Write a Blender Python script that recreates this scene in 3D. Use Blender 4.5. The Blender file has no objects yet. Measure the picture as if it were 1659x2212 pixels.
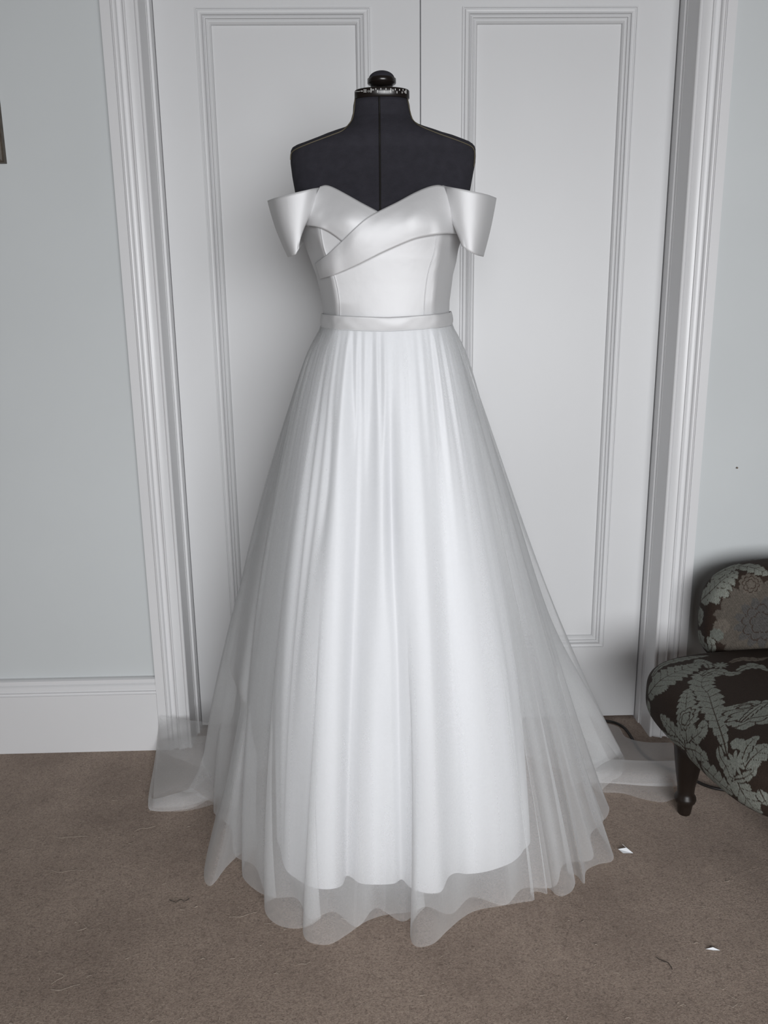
import bpy, math, random
import numpy as np
from mathutils import Matrix

SC = bpy.context.scene
COL = SC.collection
random.seed(7)
RNG = np.random.default_rng(7)

# ------------------------------------------------------------------ camera
CAM = np.array([-0.162573, -2.308874, 1.22])
FWD = np.array([0.02351, 0.97239, -0.232174])
RGT = np.array([0.999569, -0.026948, -0.011646])
UPV = np.array([0.017581, 0.2318, 0.972604])
FPX, IW, IH = 1776.08, 1659.0, 2212.0

cam_data = bpy.data.cameras.new('camera')
cam_data.sensor_fit = 'HORIZONTAL'
cam_data.sensor_width = 36.0
cam_data.lens = FPX / IW * 36.0
cam_data.clip_start = 0.05
cam = bpy.data.objects.new('camera', cam_data)
COL.objects.link(cam)
cam.matrix_world = Matrix(((RGT[0], UPV[0], -FWD[0], CAM[0]),
                           (RGT[1], UPV[1], -FWD[1], CAM[1]),
                           (RGT[2], UPV[2], -FWD[2], CAM[2]),
                           (0, 0, 0, 1)))
SC.camera = cam

# ------------------------------------------------------------------ world, daylight, exposure
world = bpy.data.worlds.new('world')
SC.world = world
world.use_nodes = True
world.node_tree.nodes['Background'].inputs[0].default_value = (0.72, 0.82, 1.0, 1)
world.node_tree.nodes['Background'].inputs[1].default_value = 0.6


def area_light(name, loc, target, sx, sy, power, color):
    d = bpy.data.lights.new(name, 'AREA')
    d.shape = 'RECTANGLE'
    d.size, d.size_y, d.energy, d.color = sx, sy, power, color
    d.spread = math.radians(105)     # the reveal round the window keeps the light from spilling sideways
    o = bpy.data.objects.new(name, d)
    COL.objects.link(o)
    o.location = loc
    v = np.array(target, float) - np.array(loc, float)
    from mathutils import Vector
    o.rotation_euler = Vector(v).to_track_quat('-Z', 'Y').to_euler()
    return o


# daylight coming in through the window behind the camera
area_light('window_daylight', (0.45, -4.72, 1.35), (0.05, 0.0, 0.50), 2.4, 1.6, 60, (0.97, 0.98, 1.0))

vs = SC.view_settings
vs.view_transform = 'Standard'
vs.look = 'None'
vs.gamma = 1.0
vs.use_curve_mapping = False
vs.exposure = 0.0
SC.cycles.transparent_max_bounces = 40
SC.cycles.max_bounces = 10
SC.cycles.diffuse_bounces = 5

# ------------------------------------------------------------------ helpers
AXIS_Y = -0.55


def ray(u, v):
    return FWD + RGT * ((u - IW / 2) / FPX) - UPV * ((v - IH / 2) / FPX)


def at_y(u, v, y):
    d = ray(u, v)
    return CAM + d * ((y - CAM[1]) / d[1])


def at_z(u, v, z=0.0):
    d = ray(u, v)
    return CAM + d * ((z - CAM[2]) / d[2])


def march(u, v, inside, t0=0.9, t1=2.6, step=0.004):
    """first point along the view ray that lies inside a solid"""
    d = ray(u, v)
    t = np.arange(t0, t1, step)
    P = CAM + t[:, None] * d
    m = inside(P)
    if not m.any():
        return None
    i = int(np.argmax(m))
    a, b = t[i] - step, t[i]
    for _ in range(14):
        c = (a + b) / 2
        if inside((CAM + c * d)[None])[0]:
            b = c
        else:
            a = c
    return CAM + b * d


ORIGIN = {}


def empty(name, loc, parent=None):
    o = bpy.data.objects.new(name, None)
    o.empty_display_size = 0.05
    COL.objects.link(o)
    base = ORIGIN[parent.name] if parent else np.zeros(3)
    o.parent = parent
    o.location = np.array(loc, float) - base
    ORIGIN[o.name] = np.array(loc, float)
    return o


def tag(o, label=None, cat=None, group=None, kind=None):
    for k, v in (('label', label), ('category', cat), ('group', group), ('kind', kind)):
        if v:
            o[k] = v
    return o


def mesh_obj(name, verts, faces, mat, parent=None, smooth=True, origin=None, solid=0.0, subsurf=0):
    V = np.asarray(verts, float).reshape(-1, 3)
    if origin is None:
        origin = ORIGIN[parent.name] if parent else (V.min(0) + V.max(0)) / 2 * np.array([1, 1, 0]) + np.array([0, 0, V[:, 2].min()])
    origin = np.array(origin, float)
    me = bpy.data.meshes.new(name)
    me.from_pydata((V - origin).tolist(), [], [tuple(int(i) for i in f) for f in faces])
    me.validate()
    if smooth:
        me.polygons.foreach_set('use_smooth', [True] * len(me.polygons))
    me.materials.append(mat)
    o = bpy.data.objects.new(name, me)
    COL.objects.link(o)
    base = ORIGIN[parent.name] if parent else np.zeros(3)
    o.parent = parent
    o.location = origin - base
    ORIGIN[o.name] = origin
    if solid:
        m = o.modifiers.new('solid', 'SOLIDIFY')
        m.thickness = solid
        m.offset = -1
    if subsurf:
        m = o.modifiers.new('sub', 'SUBSURF')
        m.levels = m.render_levels = subsurf
    return o


class MB:
    def __init__(self):
        self.v, self.f = [], []

    def add(self, V, F):
        n = len(self.v)
        self.v += [tuple(map(float, p)) for p in V]
        self.f += [tuple(int(i) + n for i in f) for f in F]
        return self

    def box(self, x0, x1, y0, y1, z0, z1):
        V = [(x, y, z) for z in (z0, z1) for y in (y0, y1) for x in (x0, x1)]
        return self.add(V, [(0, 2, 3, 1), (4, 5, 7, 6), (0, 1, 5, 4), (2, 6, 7, 3), (0, 4, 6, 2), (1, 3, 7, 5)])

    def tube(self, pts, r, n=8, caps=True):
        P = np.array(pts, float)
        R = np.broadcast_to(np.asarray(r, float), (len(P),))
        T = np.gradient(P, axis=0)
        T /= np.linalg.norm(T, axis=1)[:, None] + 1e-12
        ref = np.array([0, 0, 1.0]) if abs(T[0][2]) < 0.9 else np.array([1.0, 0, 0])
        V, F = [], []
        for i in range(len(P)):
            a = np.cross(T[i], ref)
            a /= np.linalg.norm(a) + 1e-12
            b = np.cross(T[i], a)
            ref = np.cross(a, T[i])
            for k in range(n):
                w = 2 * math.pi * k / n
                V.append(P[i] + R[i] * (math.cos(w) * a + math.sin(w) * b))
        for i in range(len(P) - 1):
            for k in range(n):
                k2 = (k + 1) % n
                F.append((i * n + k, i * n + k2, (i + 1) * n + k2, (i + 1) * n + k))
        if caps:
            F.append(tuple(range(n)))
            F.append(tuple((len(P) - 1) * n + k for k in range(n))[::-1])
        return self.add(V, F)

    def lathe(self, cx, cy, prof, n=32):
        V, F = [], []
        for r, z in prof:
            for k in range(n):
                w = 2 * math.pi * k / n
                V.append((cx + r * math.cos(w), cy + r * math.sin(w), z))
        m = len(prof)
        for i in range(m - 1):
            for k in range(n):
                k2 = (k + 1) % n
                F.append((i * n + k, i * n + k2, (i + 1) * n + k2, (i + 1) * n + k))
        F.append(tuple(range(n))[::-1])
        F.append(tuple((m - 1) * n + k for k in range(n)))
        return self.add(V, F)

    def build(self, name, mat, parent=None, smooth=False, **kw):
        return mesh_obj(name, self.v, self.f, mat, parent, smooth, **kw)


def grid_faces(nu, nv, close_u=False):
    F = []
    for i in range(nu if close_u else nu - 1):
        i2 = (i + 1) % nu
        for j in range(nv - 1):
            F.append((i * nv + j, i2 * nv + j, i2 * nv + j + 1, i * nv + j + 1))
    return F


def cr(A, n, axis=0):
    """Catmull-Rom resample of array A along an axis to n samples"""
    A = np.moveaxis(np.asarray(A, float), axis, 0)
    m = len(A)
    E = np.concatenate([(2 * A[0] - A[1])[None], A, (2 * A[-1] - A[-2])[None]])
    t = np.linspace(0, m - 1, n)
    i = np.minimum(t.astype(int), m - 2)
    s = (t - i).reshape((-1,) + (1,) * (A.ndim - 1))
    p0, p1, p2, p3 = E[i], E[i + 1], E[i + 2], E[i + 3]
    R = 0.5 * (2 * p1 + (p2 - p0) * s + (2 * p0 - 5 * p1 + 4 * p2 - p3) * s ** 2 + (3 * p1 - p0 - 3 * p2 + p3) * s ** 3)
    return np.moveaxis(R, 0, axis)


def sheet(name, ctrl, nu, nv, mat, parent, solid=0.0, **kw):
    P = cr(cr(np.array(ctrl, float), nu, 0), nv, 1)
    return mesh_obj(name, P.reshape(-1, 3), grid_faces(nu, nv), mat, parent, True, solid=solid, **kw)


# ------------------------------------------------------------------ materials
def new_mat(name):
    m = bpy.data.materials.new(name)
    m.use_nodes = True
    nt = m.node_tree
    return m, nt, nt.nodes['Principled BSDF']


def paint(name, col, rough=0.45, var=0.03, scale=3.0, bump=0.0, bscale=60.0, spec=0.4):
    m, nt, b = new_mat(name)
    tc = nt.nodes.new('ShaderNodeTexCoord')
    nz = nt.nodes.new('ShaderNodeTexNoise')
    nz.inputs['Scale'].default_value = scale
    nz.inputs['Detail'].default_value = 5
    nt.links.new(tc.outputs['Object'], nz.inputs['Vector'])
    rp = nt.nodes.new('ShaderNodeValToRGB')
    rp.color_ramp.elements[0].position = 0.3
    rp.color_ramp.elements[1].position = 0.7
    rp.color_ramp.elements[0].color = tuple(c * (1 - var) for c in col) + (1,)
    rp.color_ramp.elements[1].color = tuple(min(1, c * (1 + var)) for c in col) + (1,)
    nt.links.new(nz.outputs['Fac'], rp.inputs['Fac'])
    nt.links.new(rp.outputs['Color'], b.inputs['Base Color'])
    b.inputs['Roughness'].default_value = rough
    b.inputs['Specular IOR Level'].default_value = spec
    if bump:
        n2 = nt.nodes.new('ShaderNodeTexNoise')
        n2.inputs['Scale'].default_value = bscale
        n2.inputs['Detail'].default_value = 6
        nt.links.new(tc.outputs['Object'], n2.inputs['Vector'])
        bp = nt.nodes.new('ShaderNodeBump')
        bp.inputs['Strength'].default_value = bump
        bp.inputs['Distance'].default_value = 0.004
        nt.links.new(n2.outputs['Fac'], bp.inputs['Height'])
        nt.links.new(bp.outputs['Normal'], b.inputs['Normal'])
    return m


def carpet_mat():
    m, nt, b = new_mat('carpet')
    tc = nt.nodes.new('ShaderNodeTexCoord')

    def noise(scale, detail, rough=0.5):
        n = nt.nodes.new('ShaderNodeTexNoise')
        n.inputs['Scale'].default_value = scale
        n.inputs['Detail'].default_value = detail
        n.inputs['Roughness'].default_value = rough
        nt.links.new(tc.outputs['Object'], n.inputs['Vector'])
        return n

    def ramp(src, stops):
        r = nt.nodes.new('ShaderNodeValToRGB')
        e = r.color_ramp.elements
        e[0].position, e[0].color = stops[0][0], stops[0][1] + (1,)
        e[1].position, e[1].color = stops[-1][0], stops[-1][1] + (1,)
        for p, c in stops[1:-1]:
            q = e.new(p)
            q.color = c + (1,)
        nt.links.new(src, r.inputs['Fac'])
        return r

    def mix(kind, fac, a, bb):
        x = nt.nodes.new('ShaderNodeMix')
        x.data_type = 'RGBA'
        x.blend_type = kind
        x.inputs[0].default_value = fac
        nt.links.new(a, x.inputs[6])
        nt.links.new(bb, x.inputs[7])
        return x.outputs[2]

    tuft = noise(260, 4, 0.75)
    base = ramp(tuft.outputs['Fac'], [(0.30, (0.165, 0.118, 0.088)), (0.48, (0.375, 0.282, 0.223)), (0.62, (0.455, 0.352, 0.281)), (0.75, (0.66, 0.55, 0.46))])
    blot = noise(5.5, 5, 0.6)
    blc = ramp(blot.outputs['Fac'], [(0.30, (0.80, 0.78, 0.77)), (0.62, (1.06, 1.06, 1.06))])
    c1 = mix('MULTIPLY', 1.0, base.outputs['Color'], blc.outputs['Color'])
    fib = noise(75, 6, 0.7)
    fbc = ramp(fib.outputs['Fac'], [(0.28, (0.62, 0.60, 0.58)), (0.44, (1, 1, 1)), (0.66, (1.04, 1.04, 1.04)), (0.78, (1.5, 1.48, 1.44))])
    c2 = mix('MULTIPLY', 1.0, c1, fbc.outputs['Color'])
    nt.links.new(c2, b.inputs['Base Color'])
    b.inputs['Roughness'].default_value = 0.95
    b.inputs['Specular IOR Level'].default_value = 0.15
    b.inputs['Sheen Weight'].default_value = 0.25
    b.inputs['Sheen Roughness'].default_value = 0.6
    bp = nt.nodes.new('ShaderNodeBump')
    bp.inputs['Strength'].default_value = 0.8
    bp.inputs['Distance'].default_value = 0.006
    nt.links.new(tuft.outputs['Fac'], bp.inputs['Height'])
    nt.links.new(bp.outputs['Normal'], b.inputs['Normal'])
    return m


def tulle_mat(name, a0, col=(0.93, 0.94, 0.945)):
    """sheer net: the chance of meeting a thread grows as the cloth turns edge-on"""
    m = bpy.data.materials.new(name)
    m.use_nodes = True
    nt = m.node_tree
    nt.nodes.clear()
    out = nt.nodes.new('ShaderNodeOutputMaterial')
    dif = nt.nodes.new('ShaderNodeBsdfDiffuse')
    dif.inputs['Color'].default_value = col + (1,)
    trl = nt.nodes.new('ShaderNodeBsdfTranslucent')
    trl.inputs['Color'].default_value = col + (1,)
    mx = nt.nodes.new('ShaderNodeMixShader')
    mx.inputs[0].default_value = 0.40
    nt.links.new(dif.outputs[0], mx.inputs[1])
    nt.links.new(trl.outputs[0], mx.inputs[2])
    tr = nt.nodes.new('ShaderNodeBsdfTransparent')
    geo = nt.nodes.new('ShaderNodeNewGeometry')
    dot = nt.nodes.new('ShaderNodeVectorMath')
    dot.operation = 'DOT_PRODUCT'
    nt.links.new(geo.outputs['Normal'], dot.inputs[0])
    nt.links.new(geo.outputs['Incoming'], dot.inputs[1])

    def math_(op, a, bval=None, swap=False):
        n = nt.nodes.new('ShaderNodeMath')
        n.operation = op
        i, k = (1, 0) if swap else (0, 1)
        if hasattr(a, 'links'):
            nt.links.new(a, n.inputs[i])
        else:
            n.inputs[i].default_value = a
        if bval is not None:
            if hasattr(bval, 'links'):
                nt.links.new(bval, n.inputs[k])
            else:
                n.inputs[k].default_value = bval
        return n.outputs[0]

    c = math_('ABSOLUTE', dot.outputs['Value'])
    c = math_('MAXIMUM', c, 0.16)
    inv = math_('DIVIDE', c, 1.0, swap=True)
    tc = nt.nodes.new('ShaderNodeTexCoord')
    nz = nt.nodes.new('ShaderNodeTexNoise')
    nz.inputs['Scale'].default_value = 240
    nt.links.new(tc.outputs['Object'], nz.inputs['Vector'])
    thick = math_('MULTIPLY_ADD', nz.outputs['Fac'], 0.25)
    thick.node.inputs[2].default_value = 0.87
    ex = math_('MULTIPLY', inv, thick)
    pw = math_('POWER', ex, 1.0 - a0, swap=True)
    al = math_('SUBTRACT', pw, 1.0, swap=True)
    ms = nt.nodes.new('ShaderNodeMixShader')
    nt.links.new(al, ms.inputs[0])
    nt.links.new(tr.outputs[0], ms.inputs[1])
    nt.links.new(mx.outputs[0], ms.inputs[2])
    nt.links.new(ms.outputs[0], out.inputs['Surface'])
    return m


def satin_mat(name, col, rough=0.42, bump=0.05, sheen=0.4):
    m, nt, b = new_mat(name)
    b.inputs['Base Color'].default_value = col + (1,)
    b.inputs['Roughness'].default_value = rough
    b.inputs['Specular IOR Level'].default_value = 0.32
    b.inputs['Metallic'].default_value = sheen       # the long floats of a satin weave mirror broadly
    tc = nt.nodes.new('ShaderNodeTexCoord')
    nz = nt.nodes.new('ShaderNodeTexNoise')
    nz.inputs['Scale'].default_value = 26
    nz.inputs['Detail'].default_value = 3
    nt.links.new(tc.outputs['Object'], nz.inputs['Vector'])
    bp = nt.nodes.new('ShaderNodeBump')
    bp.inputs['Strength'].default_value = bump
    bp.inputs['Distance'].default_value = 0.02
    nt.links.new(nz.outputs['Fac'], bp.inputs['Height'])
    nt.links.new(bp.outputs['Normal'], b.inputs['Normal'])
    return m


def attr_mat(name, attr, rough=0.8):
    m, nt, b = new_mat(name)
    a = nt.nodes.new('ShaderNodeAttribute')
    a.attribute_name = attr
    tc = nt.nodes.new('ShaderNodeTexCoord')
    nz = nt.nodes.new('ShaderNodeTexNoise')
    nz.inputs['Scale'].default_value = 420
    nz.inputs['Detail'].default_value = 3
    nt.links.new(tc.outputs['Object'], nz.inputs['Vector'])
    rp = nt.nodes.new('ShaderNodeValToRGB')
    rp.color_ramp.elements[0].position = 0.3
    rp.color_ramp.elements[0].color = (0.72, 0.72, 0.72, 1)
    rp.color_ramp.elements[1].position = 0.7
    rp.color_ramp.elements[1].color = (1.2, 1.2, 1.2, 1)
    nt.links.new(nz.outputs['Fac'], rp.inputs['Fac'])
    x = nt.nodes.new('ShaderNodeMix')
    x.data_type = 'RGBA'
    x.blend_type = 'MULTIPLY'
    x.inputs[0].default_value = 1.0
    nt.links.new(a.outputs['Color'], x.inputs[6])
    nt.links.new(rp.outputs['Color'], x.inputs[7])
    nt.links.new(x.outputs[2], b.inputs['Base Color'])
    b.inputs['Roughness'].default_value = rough
    b.inputs['Specular IOR Level'].default_value = 0.25
    bp = nt.nodes.new('ShaderNodeBump')
    bp.inputs['Strength'].default_value = 0.25
    bp.inputs['Distance'].default_value = 0.002
    nt.links.new(nz.outputs['Fac'], bp.inputs['Height'])
    nt.links.new(bp.outputs['Normal'], b.inputs['Normal'])
    return m


M = {
    'wall': paint('wall_paint', (0.60, 0.625, 0.628), 0.75, 0.035, 1.6, 0.05, 40, 0.25),
    'low_bounce': paint('low_bounce_paint', (0.27, 0.25, 0.235), 0.8),  # unseen walls and ceiling, darkened and warmed to cut the bounce light
    'white': paint('gloss_paint', (0.71, 0.71, 0.715), 0.33, 0.02, 2.0, 0.03, 18, 0.5),
    'door': paint('door_paint', (0.655, 0.658, 0.662), 0.42, 0.02, 2.0, 0.03, 14, 0.45),
    'ceiling': paint('ceiling_paint', (0.75, 0.75, 0.74), 0.8),
    'carpet': carpet_mat(),
    'form': paint('form_fabric', (0.026, 0.025, 0.032), 0.85, 0.12, 60, 0.3, 500, 0.25),
    'black': paint('black_plastic', (0.012, 0.009, 0.008), 0.25, 0.1, 20, spec=0.5),
    'gap': paint('gap_black', (0.006, 0.005, 0.004), 0.7),
    'gold': paint('seam_edge', (0.10, 0.085, 0.055), 0.6),
    'mark': paint('dial_print', (0.62, 0.62, 0.60), 0.5),
    'steel': paint('stand_metal', (0.30, 0.30, 0.31), 0.35),
    'satin': satin_mat('white_satin', (0.69, 0.69, 0.695), 0.64, 0.05, 0.38),
    'lining': satin_mat('white_lining', (0.74, 0.745, 0.762), 0.62, 0.03, 0.28),
    'tulle': tulle_mat('white_tulle', 0.20),
    'tulle_in': tulle_mat('white_tulle_inner', 0.20),
    'wood': paint('dark_wood', (0.014, 0.009, 0.0065), 0.38, 0.2, 12, spec=0.4),
    'damask': attr_mat('damask_cloth', 'damask'),
    'cord': paint('cord_rubber', (0.012, 0.010, 0.009), 0.5),
    'frame': paint('frame_bronze', (0.085, 0.068, 0.050), 0.5, 0.3, 80),
    'bead': paint('frame_beads', (0.42, 0.36, 0.27), 0.4),
    'print': paint('picture_print', (0.25, 0.23, 0.2), 0.6, 0.3, 9),
    'paper': paint('white_paper', (0.78, 0.80, 0.82), 0.7),
    'lint': paint('lint_thread', (0.50, 0.43, 0.36), 0.9, 0.25, 30),
    'dark_thread': paint('dark_thread', (0.03, 0.027, 0.024), 0.9),
    'nail': paint('nail_head', (0.16, 0.12, 0.09), 0.5),
}

# ------------------------------------------------------------------ room shell
YW = -0.100          # wall face
YC = -0.129          # face of architrave and skirting
DL, DR, DH = -0.6709, 0.6607, 2.12
XL, XR, YF, ZC = -4.6, 4.6, -5.0, 3.1

MB().box(XL, XR, YF, 0.5, -0.06, 0.0).build('floor', M['carpet'])['kind'] = 'structure'
MB().box(XL, XR, YF, 0.12, ZC, ZC + 0.06).build('ceiling', M['low_bounce'])['kind'] = 'structure'
w = MB()
w.box(XL, -0.70, YW, 0.06, 0, ZC).box(0.69, XR, YW, 0.06, 0, ZC).box(-0.70, 0.69, YW, 0.06, DH + 0.01, ZC)
w.build('wall_back', M['wall'])['kind'] = 'structure'
MB().box(XL - 0.06, XL, YF, 0.06, 0, ZC).build('wall_left', M['low_bounce'])['kind'] = 'structure'
MB().box(XR, XR + 0.06, YF, 0.06, 0, ZC).build('wall_right', M['low_bounce'])['kind'] = 'structure'
wf = MB()
wx0, wx1, wz0, wz1 = -0.53, 1.73, 0.52, 2.18
wf.box(XL, wx0, YF, YF + 0.2, 0, ZC).box(wx1, XR, YF, YF + 0.2, 0, ZC).box(wx0, wx1, YF, YF + 0.2, 0, wz0).box(wx0, wx1, YF, YF + 0.2, wz1, ZC)
wf.build('wall_front', M['low_bounce'])['kind'] = 'structure'
fr = MB()
for a, b in ((wx0, wx0 + 0.06), (wx1 - 0.06, wx1), (0.57, 0.63)):
    fr.box(a, b, YF + 0.03, YF + 0.09, wz0, wz1)
for a, b in ((wz0, wz0 + 0.06), (wz1 - 0.06, wz1), (1.33, 1.38)):
    fr.box(wx0 + 0.06, wx1 - 0.06, YF + 0.035, YF + 0.085, a, b)
fr.build('window_1', M['white'])['kind'] = 'structure'


def sweep_vertical(name, prof, z0, z1, mat, kind=True):
    """prof: closed list of (x, y); a moulding that runs straight up"""
    n = len(prof)
    V = [(x, y, z0) for x, y in prof] + [(x, y, z1) for x, y in prof]
    F = [(i, (i + 1) % n, n + (i + 1) % n, n + i) for i in range(n)]
    F += [tuple(range(n))[::-1], tuple(range(n, 2 * n))]
    o = mesh_obj(name, V, F, mat, None, False)
    o['kind'] = 'structure'
    return o


def arc(x0, y0, x1, y1, bulge, n=6):
    out = []
    for i in range(n + 1):
        t = i / n
        px, py = x0 + (x1 - x0) * t, y0 + (y1 - y0) * t
        nx, ny = -(y1 - y0), (x1 - x0)
        k = bulge * 4 * t * (1 - t)
        out.append((px + nx * k, py + ny * k))
    return out


def casing_profile():
    # (distance from outer edge, height toward the room relative to YC plane: 0 = front)
    p = [(0.0, 0.03), (0.0, 0.0), (0.0236, 0.0), (0.0243, 0.003), (0.0256, 0.003), (0.0263, -0.003), (0.0296, -0.004)]
    p += arc(0.0302, -0.002, 0.0372, 0.006, -0.22)
    p += arc(0.0378, 0.008, 0.0535, 0.002, 0.32, 8)
    p += arc(0.0540, 0.0005, 0.0577, 0.0015, -0.25, 4)
    p += arc(0.0585, 0.004, 0.0775, 0.013, -0.08)
    p += [(0.0785, 0.016), (0.0792, 0.010)]
    p += arc(0.0800, 0.0095, 0.0878, 0.0105, -0.30, 4)
    p += [(0.0886, 0.020), (0.0886, 0.09), (0.02, 0.09), (0.02, 0.03)]
    return p


cp = casing_profile()
CL, CR = -0.7666, 0.7548
sweep_vertical('trim_1', [(CL + d, YC + h) for d, h in cp], 0, 2.22, M['white'])
sweep_vertical('trim_2', [(CR - d, YC + h) for d, h in cp][::-1], 0, 2.22, M['white'])
MB().box(CL + 0.0886, CR - 0.0886, YC, -0.02, DH, 2.22).build('trim_3', M['white'])['kind'] = 'structure'
# jambs with their stops
jl = CL + 0.0890
jr = CR - 0.0890
sweep_vertical('trim_4', [(jl - 0.02, -0.045), (jl + 0.0005, -0.045), (jl + 0.0005, -0.034), (DL - 0.0005, -0.034), (DL - 0.0005, 0.05), (jl - 0.02, 0.05)], 0, DH, M['white'])
sweep_vertical('trim_5', [(DR + 0.0005, 0.05), (DR + 0.0005, -0.034), (jr - 0.0005, -0.034), (jr - 0.0005, -0.045), (jr + 0.02, -0.045), (jr + 0.02, 0.05)], 0, DH, M['white'])


def skirting(name, x0, x1):
    zt = 0.2215
    p = [(YW, 0.0), (YC, 0.0), (YC, 0.176)]
    p += arc(YC - 0.001, 0.177, YC - 0.001, 0.187, -0.5)
    p += [(YC + 0.002, 0.188), (YC + 0.003, 0.192)]
    p += arc(YC + 0.003, 0.193, YC + 0.012, 0.208, 0.15)
    p += [(YC + 0.008, 0.210), (YC + 0.009, 0.219), (YC + 0.016, zt), (YW, zt)]
    n = len(p)
    V = [(x0, y, z) for y, z in p] + [(x1, y, z) for y, z in p]
    F = [(i, n + i, n + (i + 1) % n, (i + 1) % n) for i in range(n)] + [tuple(range(n)), tuple(range(n, 2 * n))[::-1]]
    mesh_obj(name, V, F, M['white'], None, False)['kind'] = 'structure'


skirting('baseboard_left', XL, CL - 0.0005)
skirting('baseboard_right', CR + 0.0005, XR)


def frame_sweep(name, x0, x1, z0, z1, prof, mat, parent):
    """prof: (inset from the outer edge, y); mitred rectangle of moulding"""
    V, F = [], []
    n = len(prof)
    for cx, cz, sx, sz in ((x0, z0, 1, 1), (x1, z0, -1, 1), (x1, z1, -1, -1), (x0, z1, 1, -1)):
        for d, y in prof:
            V.append((cx + sx * d, y, cz + sz * d))
    for c in range(4):
        c2 = (c + 1) % 4
        for i in range(n - 1):
            F.append((c * n + i, c2 * n + i, c2 * n + i + 1, c * n + i + 1))
    return mesh_obj(name, V, F, mat, parent, False)


def panel_profile():
    p = [(0.0, 0.001), (0.0, -0.004), (0.0035, -0.0045), (0.0042, -0.002), (0.0062, -0.002), (0.0068, -0.006)]
    p += arc(0.0075, -0.007, 0.0185, -0.009, 0.22)
    p += [(0.0195, -0.005), (0.0215, -0.003), (0.0222, -0.006)]
    p += arc(0.023, -0.0065, 0.0265, -0.0065, 0.35, 4)
    p += [(0.0272, -0.003), (0.031, 0.000), (0.0315, -0.003), (0.034, -0.003)]
    p += arc(0.0345, -0.002, 0.039, 0.006, -0.1, 4)
    p += [(0.039, 0.009)]
    return p


PZ0, PZ1 = 0.2358, 1.9766
lx1 = at_y(802.0, 130, 0)[0]
rx0 = at_y(998.0, 130, 0)[0]


def door(name, x0, x1, px0, px1, lip):
    d = MB()
    z0, z1, y0, y1 = 0.009, DH, 0.0, 0.042
    d.box(x0, px0 + 0.02, y0, y1, z0, z1).box(px1 - 0.02, x1, y0, y1, z0, z1)
    d.box(px0 + 0.02, px1 - 0.02, y0, y1, z0, PZ0 + 0.02).box(px0 + 0.02, px1 - 0.02, y0, y1, PZ1 - 0.02, z1)
    if lip:
        d.box(x1, x1 + 0.012, 0.022, 0.036, z0, z1)
    o = d.build(name, M['door'])
    o['kind'] = 'structure'
    MB().box(px0 + 0.021, px1 - 0.021, 0.008, 0.030, PZ0 + 0.021, PZ1 - 0.021).build('panel', M['door'], o)
    frame_sweep('moulding', px0, px1, PZ0, PZ1, panel_profile(), M['door'], o)
    return o


door('door_1', DL + 0.001, -0.0017, -0.567, lx1, True)
door('door_2', 0.0017, DR - 0.002, rx0, 0.5543, False)

# ------------------------------------------------------------------ dress form
rows = [(207, 763, 884), (228, 761, 887), (244, 760, 889), (255, 757, 893), (263, 754.5, 896), (271, 749, 908), (277, 741, 923),
        (284, 719.5, 944), (291, 700, 963), (297, 686, 983), (304, 668, 1001), (310, 652, 1016), (315, 638, 1023), (320, 629.5, 1027),
        (326, 626.5, 1028.5), (340, 625.5, 1029), (354, 626, 1028), (384, 630, 1022), (416, 636, 1016), (450, 645, 1006), (480, 652, 999),
        (521, 660, 991), (543, 668.5, 985), (568, 678, 981), (595, 688, 974), (620, 694, 971), (650, 700, 967), (680, 703.5, 965.5),
        (712, 703, 967), (760, 705, 966), (800, 712, 960)]
# half-depths (front, back) and squareness by row
dep_rows = [207, 255, 275, 300, 326, 384, 450, 490, 530, 568, 620, 680, 712, 760, 800]
dep_f = [.030, .036, .046, .055, .058, .078, .108, .122, .126, .126, .122, .120, .116, .105, .085]
dep_b = [.032, .038, .048, .058, .066, .085, .095, .098, .096, .092, .086, .082, .082, .082, .080]
dep_n = [2.0, 2.0, 2.2, 2.6, 2.8, 2.8, 2.6, 2.5, 2.4, 2.4, 2.4, 2.4, 2.3, 2.2, 2.2]
LV = np.array([r[0] for r in rows], float)
_l = [at_y(r[1], r[0], AXIS_Y) for r in rows]
_r = [at_y(r[2], r[0], AXIS_Y) for r in rows]
TZ = np.array([(a[2] + b[2]) / 2 for a, b in zip(_l, _r)])[::-1]
TZ[-1] = at_y(825, 207.5, AXIS_Y - .030)[2]
TXL = np.array([a[0] for a in _l])[::-1]
TXR = np.array([b[0] for b in _r])[::-1]
_dz = np.interp(dep_rows, LV, TZ[::-1])[::-1]
DF, DB, DN = (np.array(a)[::-1] for a in (dep_f, dep_b, dep_n))
BUST_Z = at_y(825, 478, -0.66)[2]


def tsec(z):
    xl, xr = np.interp(z, TZ, TXL), np.interp(z, TZ, TXR)
    return (xl + xr) / 2, (xr - xl) / 2, np.interp(z, _dz, DF), np.interp(z, _dz, DB), np.interp(z, _dz, DN)


_wrow = [(207, 0), (430, 0), (500, 1), (655, 1), (690, .35), (800, .2)]
_wz = np.array([np.interp(r, LV, TZ[::-1]) for r, _ in _wrow])[::-1]
_ww = np.array([w for _, w in _wrow], float)[::-1]


def front_shape(sx, z, n):
    """front half of the cross-section: rounded above the neckline, flat front and turned-back sides in the bodice"""
    w = np.interp(z, _wz, _ww)
    s = np.minimum(np.abs(sx), 1.0)
    k = np.where(sx < 0, .765, .68)
    poly = np.where(s <= k, 1 - .11 * (s / k) ** 2, .89 * np.maximum(1 - (s - k) / (1 - k), 0) ** .72)
    return (1 - w) * np.maximum(1 - s ** n, 0) ** (1 / n) + w * poly


def bust(x, z, cx):
    s = 0.0
    for k in (-1, 1):
        s = s + 0.014 * np.exp(-((x - cx - k * 0.062) / 0.048) ** 2 - ((z - BUST_Z) / 0.052) ** 2)
    return s


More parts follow.
